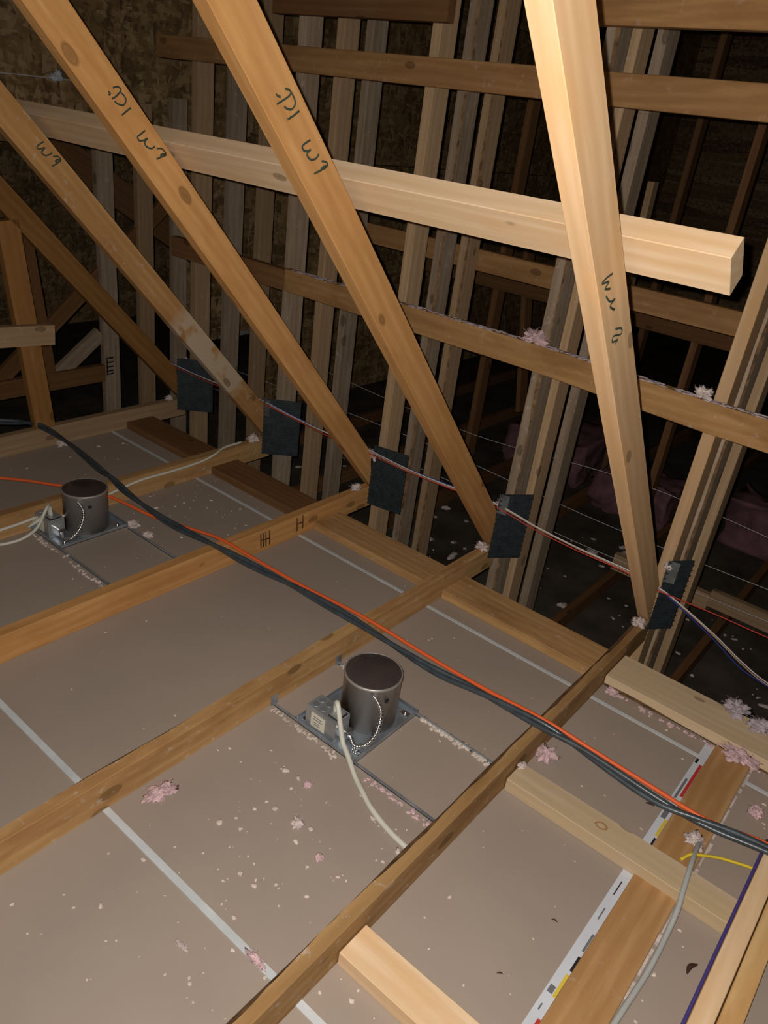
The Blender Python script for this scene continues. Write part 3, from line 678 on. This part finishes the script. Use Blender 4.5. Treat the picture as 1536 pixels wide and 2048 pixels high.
gc = cable('power_cable', [(0.448, -0.66, -0.079), (0.449, -0.70, -0.06), (0.455, -0.767, -0.042), (0.466, -0.85, -0.043), (0.474, -0.90, -0.052), (0.478, -0.963, -0.068), (0.479, -1.07, -0.0755), (0.471, -1.21, -0.0755), (0.458, -1.5, -0.0755), (0.45, -1.9, -0.0755)], 0.0062, M['graycable'])
tag(gc, 'pale grey cable draped over the knotty blocking beside the plank', 'cable')
yc = cable('power_cable', [(0.434, -0.778, -0.047), (0.445, -0.752, -0.044), (0.459, -0.737, -0.046), (0.499, -0.702, -0.052), (0.54, -0.680, -0.055), (0.568, -0.668, -0.056)], 0.0036, M['yellow'])
tag(yc, 'short yellow cable between the grey cable and the right-hand chord', 'cable')
bc_ = cable('wire', [(0.5675, -0.62, -0.004), (0.5675, -0.78, -0.006), (0.5675, -0.95, -0.010), (0.5675, -1.07, -0.012), (0.5675, -1.3, -0.02)], 0.0034, M['purple'])
tag(bc_, 'blue-purple wire along the left side of the doubled chord', 'wire')

# low-voltage wires threaded through the webs
wg = 'thin wires threaded along the truss feet'
xs = [-2.75, -2.42, -2.25, -2.05, -1.83, -1.62, -1.41, -1.22, -1.153, -1.0, -0.85, -0.734, -0.61, -0.52, -0.436, -0.27, -0.099, 0.0]
zs = [0.172, 0.168, 0.166, 0.169, 0.178, 0.170, 0.165, 0.168, 0.165, 0.160, 0.166, 0.174, 0.180, 0.172, 0.160, 0.150, 0.150, 0.138]
def wirepath(dy, dz, tail): return [(a, 0.002 + dy + 0.002 * math.sin(a * 9 + dy * 900), b + dz + 0.002 * math.sin(a * 7 + dz * 700)) for a, b in zip(xs, zs)] + tail
for nm, lb, dy, dz, tail, mt in (
        ('wire', 'red wire of the bundle, parting above the others at the right', -0.003, -0.006, [(0.06, 0.03, 0.118), (0.2, 0.10, 0.085), (0.344, 0.15, 0.059), (0.6, 0.22, 0.03)], 'red'),
        ('wire', 'white wire of the bundle at the truss feet, dropping at the right', 0.0, 0.004, [(0.05, 0.03, 0.118), (0.2, 0.10, 0.018), (0.30, 0.13, -0.048), (0.395, 0.15, -0.092), (0.55, 0.2, -0.14)], 'white'),
        ('wire', 'blue wire lowest of the bundle at the right', 0.005, 0.002, [(0.05, 0.032, 0.110), (0.2, 0.10, 0.002), (0.30, 0.13, -0.070), (0.375, 0.15, -0.100), (0.55, 0.2, -0.15)], 'blue'),
        ('wire', 'tan wire between the white and blue ones', 0.004, -0.003, [(0.05, 0.03, 0.116), (0.2, 0.10, 0.012), (0.30, 0.13, -0.055), (0.39, 0.15, -0.098), (0.55, 0.2, -0.146)], 'brownwire')):
    tag(cable(nm, wirepath(dy, dz, tail), 0.0022, M[mt], per=5, sides=6), lb, 'wire', wg)
# loose thin wires deep in the void
for i, (lb, pts) in enumerate((('thin pale wire sagging in the dark void, highest', [(-3.2, 1.2, -0.05), (-1.6, 1.3, -0.16), (-0.4, 1.35, -0.10), (1.2, 1.3, -0.2)]),
                               ('thin pale wire sagging in the dark void, middle', [(-3.2, 1.0, -0.22), (-1.7, 1.15, -0.25), (-0.5, 1.25, -0.33), (1.2, 1.2, -0.26)]),
                               ('thin pale wire sagging in the dark void, lowest', [(-3.2, 0.8, -0.30), (-1.5, 1.0, -0.33), (-0.6, 1.1, -0.41), (1.2, 1.15, -0.38)]))):
    tag(cable('wire', pts, 0.0016, M['white'], per=12, sides=5), lb, 'wire', 'loose wires in the void')

# ================================================================== LOWER LEVEL IN THE VOID
def batt(loc, size, label, seed):
    bm = bmesh.new(); bm_box(bm, (-.5, -.5, 0), (.5, .5, 1)); bmesh.ops.subdivide_edges(bm, edges=bm.edges[:], cuts=14, use_grid_fill=True)
    for v in bm.verts:
        v.co = Vector((v.co.x * size[0], v.co.y * size[1], v.co.z * size[2]))
        nn = noise.noise(v.co * 4 + Vector((seed, 0, 0))) * 0.05 + noise.noise(v.co * 14) * 0.02
        if v.co.z > 0.01: v.co += Vector((nn, nn * .8, nn))
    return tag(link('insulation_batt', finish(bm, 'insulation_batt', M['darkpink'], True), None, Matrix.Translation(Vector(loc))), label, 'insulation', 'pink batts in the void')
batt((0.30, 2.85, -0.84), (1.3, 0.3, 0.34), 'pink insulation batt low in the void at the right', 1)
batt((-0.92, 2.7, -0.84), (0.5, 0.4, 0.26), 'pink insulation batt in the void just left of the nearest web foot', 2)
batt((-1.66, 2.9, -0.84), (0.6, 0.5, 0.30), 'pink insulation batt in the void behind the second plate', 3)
for i, (x0, x1, y, z, lb) in enumerate(((-0.05, 0.28, 1.35, -0.52, 'pale cross block low in the void right of the posts'), (0.33, 1.2, 1.32, -0.54, 'pale cross timber low in the void at the right edge'), (-0.1, 1.3, 2.5, -0.25, 'long cross timber above the pink batt in the void'), (-0.55, -0.05, 1.35, -0.55, 'cross block low in the void behind the nearest web foot'))):
    tag(timber('cross_block', (x0, y, z), (x1, y, z), 0.038, 0.089, (0, 0, 1), M['stud']), lb, 'timber block', 'cross timbers in the void')
# lint and scraps on the lower level
bm = bmesh.new(); r = random.Random(11)
for i in range(260):
    p = Vector((r.uniform(-2.8, 0.9), r.uniform(0.1, 2.1), 0)); s = r.choice((.004, .005, .007, .009, .014, .026))
    mt = Matrix.Translation(p) @ Matrix.Rotation(r.uniform(0, 6), 4, 'Z') @ Matrix.Diagonal((s * r.uniform(.8, 2.2), s, s * .5, 1))
    n0 = len(bm.verts); bmesh.ops.create_icosphere(bm, subdivisions=2, radius=1, matrix=mt); bm.verts.ensure_lookup_table()
    for v in bm.verts[n0:]: v.co += Vector((noise.noise(v.co * 60), noise.noise(v.co * 60 + Vector((5, 0, 0))), 0)) * s
tag(link('lint', finish(bm, 'lint', M['whitefluff'], True), None, Matrix.Translation((0, 0, -0.838))), 'white lint and scraps scattered on the lower level', 'debris', kind='stuff')

# ================================================================== DEBRIS ON THE DECK
bm = bmesh.new(); r = random.Random(3)
def crumb(x, y, s, el=1.6):
    mt = Matrix.Translation((x, y, s * 0.2)) @ Matrix.Rotation(r.uniform(0, 6), 4, 'Z') @ Matrix.Diagonal((s * r.uniform(.8, el), s, s * .45, 1))
    a = len(bm.verts); bmesh.ops.create_icosphere(bm, subdivisions=2, radius=1, matrix=mt); bm.verts.ensure_lookup_table()
    for v in bm.verts[a:]: v.co += Vector((noise.noise(v.co * 160), noise.noise(v.co * 160 + Vector((9, 0, 0))), 0)) * s * 0.9
def field(n, x0, x1, y0, y1, smin=.0014, smax=.0052):
    for i in range(n):
        x, y = r.uniform(x0, x1), r.uniform(y0, y1)
        if any(cx - .17 < x < cx + .14 and -1.11 < y < -.77 for cx in (-.385, -1.727)): continue
        crumb(x, y, smin + (smax - smin) * r.random() ** 2.5)
field(80, -0.42, -0.03, -1.72, -1.12, .0012, .0066); field(40, -0.56, -0.05, -1.9, -1.1); field(30, -0.56, -0.05, -1.05, -0.3)
field(26, 0.03, 0.33, -1.38, -0.3, .0014, .004); field(14, 0.48, 0.56, -1.3, -0.3); field(20, 0.03, 0.33, -1.9, -1.48)
field(22, -1.18, -0.65, -1.9, -0.3, .0014, .004); field(30, -1.78, -1.25, -1.6, -0.3); field(40, -1.8, -1.25, -0.75, -0.28, .002, .007); field(24, -2.38, -1.86, -1.2, -0.3, .002, .008)
tag(link('crumbs', finish(bm, 'crumbs', M['crumb'], True), None, Matrix.Translation((0, 0, ZD + 0.0003))), 'pale crumbs and flecks of lint scattered over the drywall deck', 'debris', kind='stuff')

G = 'tufts of fibreglass on the framing'
TF = [((0.0, -0.028, 0.001), 0.026, 'whitefluff', 'dusty white tuft at the foot of the nearest web'),
      ((-S, -0.022, 0.001), 0.028, 'whitefluff', 'white tuft at the foot of the second web from the right'),
      ((-2 * S, -0.028, 0.001), 0.026, 'whitefluff', 'pale tuft on the stamped chord at its web foot'),
      ((-2 * S + 0.012, 0.045, 0.125), 0.034, 'pinkfluff', 'pinkish tuft behind the wires at the third dark plate'),
      ((-3 * S, -0.035, 0.001), 0.030, 'whitefluff', 'pale tuft at the foot of the dusty web'),
      ((-4 * S, -0.03, 0.001), 0.022, 'whitefluff', 'small pale tuft at the foot of the dark brown web'),
      ((-4 * S + 0.01, 0.05, 0.17), 0.03, 'whitefluff', 'pale tuft at the top of the furthest dark plate'),
      ((-S + 0.012, 0.035, 0.165), 0.024, 'pinkfluff', 'small pinkish tuft where wires leave the second web'),
      ((0.020, 0.03, 0.205), 0.020, 'whitefluff', 'white tuft on the plate of the nearest truss'),
      ((0.040, -0.680, ZD), 0.034, 'pinkfluff', 'pink tuft against the waney chord near the knotty blocking'),
      ((-0.545, -1.463, ZD), 0.036, 'pinkfluff', 'flat pink tuft on the drywall beside the second chord'),
      ((-0.555, -0.80, ZD), 0.022, 'whitefluff', 'pale tuft behind the foreground can light'),
      ((-0.095, -1.578, ZD), 0.026, 'pinkfluff', 'thin pink wisp where the near joint meets the waney chord'),
      ((0.523, -0.455, ZD), 0.024, 'pinkfluff', 'pale pink tuft right of the plank near the cords'),
      ((0.428, -0.30, ZD + .008), 0.055, 'pinkfluff', 'wide dusty pink tuft at the top end of the plank'),
      ((0.437, -0.672, ZD + .008), 0.026, 'whitefluff', 'white tuft where the grey cable leaves the plank'),
      ((0.364, -0.150, -0.047), 0.040, 'lilacfluff', 'greyish pink tuft on the new edge board by the void'),
      ((0.44, -0.170, -0.047), 0.034, 'lilacfluff', 'second greyish tuft on the new edge board, further right'),
      ((0.055, -0.298, ZD), 0.020, 'pinkfluff', 'pink tuft under the new edge board beside the nearest chord'),
      ((-0.63, 0.085, 0.747), 0.05, 'pinkfluff', 'pink tuft on the middle rail against the second truss post'),
      ((-0.05, 0.045, 0.747), 0.032, 'whitefluff', 'grey lint on the middle rail at the nearest truss post'),
      ((-2.40, -0.62, ZD), 0.03, 'whitefluff', 'pale tuft beside the black cord near the furthest chord'),
      ((-1.62, -0.80, ZD), 0.026, 'whitefluff', 'pale tuft by the pan corner of the far can light'),
      ((-1.53, -0.80, ZD), 0.022, 'whitefluff', 'tuft on the far can light hanger bar'),
      ((-0.263, -1.300, ZD), 0.017, 'whitefluff', 'small white tuft in the open bay in front of the foreground can light'),
      ((-0.325, -1.202, ZD), 0.013, 'pinkfluff', 'small pink tuft between the foreground can light and the white tuft'),
      ((-0.165, -1.330, ZD), 0.012, 'pinkfluff', 'pinkish tuft near the end of the white cable, in the open bay'),
      ((-0.215, -1.655, ZD), 0.015, 'whitefluff', 'pale wisp on the drywall below the near joint'),
      ((0.029, -0.80, -0.0505), 0.014, 'whitefluff', 'tiny tuft on the left end of the knotty blocking')]
for i, (p, s, mt, lb) in enumerate(TF):
    st = (1, 1)
    if 'flat pink' in lb: st = (0.8, 1.3)
    if 'wide dusty' in lb: st = (1.1, .75)
    if 'wisp' in lb: st = (1.2, .35)
    tuft('insulation_tuft', p, s, M[mt], lb, G, seed=i + 1, flat=0.35 if ('flat' in lb or 'wide' in lb or 'wisp' in lb) else 0.75, stretch=st)
# lint strung along the hanger bars
def lint_row(label, x0, x1, y, mat, seed, n=26, sz=.008):
    rr = random.Random(seed); bm = bmesh.new()
    for i in range(n * 2):
        s = sz * rr.uniform(.25, .95); mt = Matrix.Translation((rr.uniform(x0, x1), y + rr.gauss(0, .004), 0.002)) @ Matrix.Rotation(rr.uniform(0, 6), 4, 'Z') @ Matrix.Diagonal((s * rr.uniform(.8, 1.8), s, s * .55, 1))
        a = len(bm.verts); bmesh.ops.create_icosphere(bm, subdivisions=2, radius=1, matrix=mt); bm.verts.ensure_lookup_table()
        for v in bm.verts[a:]: v.co += Vector((noise.noise(v.co * 170), noise.noise(v.co * 170 + Vector((5, 0, 0))), 0)) * s * .7
    for v in bm.verts: v.co.z = max(v.co.z, 0)
    tag(link('lint_row', finish(bm, 'lint_row', mat, True), None, Matrix.Translation((0, 0, ZD + .0004))), label, 'debris', kind='stuff')
lint_row('white lint along the back hanger bar right of the foreground can light', -0.27, -0.05, -0.815, M['crumb'], 1, 44, .0085)
lint_row('pinkish lint along the dark front hanger slot right of the foreground can light', -0.25, -0.04, -1.085, M['pinkfluff'], 2, 30, .006)
lint_row('lint along the hanger bar left of the foreground can light', -0.58, -0.34, -1.085, M['crumb'], 3, 34, .005)
lint_row('lint along the front slot of the far can light', -1.78, -1.30, -1.093, M['whitefluff'], 4, 40, .006)
lint_row('lint along the base of the new edge board', 0.04, 0.5, -0.296, M['pinkfluff'], 6, 26, .008)

# dark wood splinters
for lb, (x, y), L, a in (('curled dark splinter on the drywall under the cords', (0.312, -0.631), 0.022, 0.3), ('dark brown splinter on the drywall beside the doubled chord', (0.545, -0.985), 0.036, 1.3),
                         ('small dark splinter on the drywall near the clean blocking', (0.262, -1.268), 0.012, 0.6), ('tiny brown splinter in the middle of the right-hand bay', (0.287, -1.09), 0.013, 0.2)):
    d = Vector((math.cos(a), math.sin(a), 0)) * L / 2; u = Vector((-d.y, d.x, 0)) * .3
    bm = bmesh.new(); bm_tube(bm, smooth_path([-d, u + Vector((0, 0, .001)), d], 5), L * .12, 6, rfun=lambda t: 0.35 + math.sin(math.pi * t) * .8)
    tag(link('splinter', finish(bm, 'splinter', M['splinter']), None, Matrix.Translation((x, y, ZD + L * .1))), lb, 'debris', 'splinters on the drywall')

# white wrap scraps and string on the gable
for lb, y0, z0, y1, z1, wd in (('upright sliver of white wrap on the gable, left of the dusty web', 1.003, 0.28, 1.003, 0.04, 0.03), ('torn edge of white wrap low on the gable behind the webs', 1.32, -0.188, 1.6, -0.180, 0.025)):
    m_, L_ = frame((-3.6945, y0, z0), (-3.6945, y1, z1), (1, 0, 0)); bm = bmesh.new(); n = 10
    a = [bm.verts.new((L_ * i / n, -wd / 2 + .004 * math.sin(i * 2.3), .002 * math.sin(i))) for i in range(n + 1)]; b = [bm.verts.new((L_ * i / n, wd / 2 + .006 * math.sin(i * 1.7 + 1), .003 * math.cos(i))) for i in range(n + 1)]
    for i in range(n): bm.faces.new((a[i], a[i + 1], b[i + 1], b[i]))
    bmesh.ops.solidify(bm, geom=bm.faces[:], thickness=0.001)
    tag(link('wrap_scrap', finish(bm, 'wrap_scrap', M['wrap']), None, m_), lb, 'scrap', 'wrap scraps on the gable')
tag(cable('string', [(-3.69, -0.9, 1.30), (-3.69, -0.104, 1.307), (-3.69, 0.0, 1.309), (-3.69, 0.293, 1.313), (-3.69, 0.45, 1.31)], 0.003, M['white']), 'white string stretched across the OSB gable', 'string')
tuft('lint_clump', (-3.672, 0.195, 1.30), 0.035, M['wrap'], None, None, 31, 1.3, None, 40); bpy.data.objects['lint_clump']['label'] = 'bluish white clump hanging on the gable string'; bpy.data.objects['lint_clump']['category'] = 'lint'
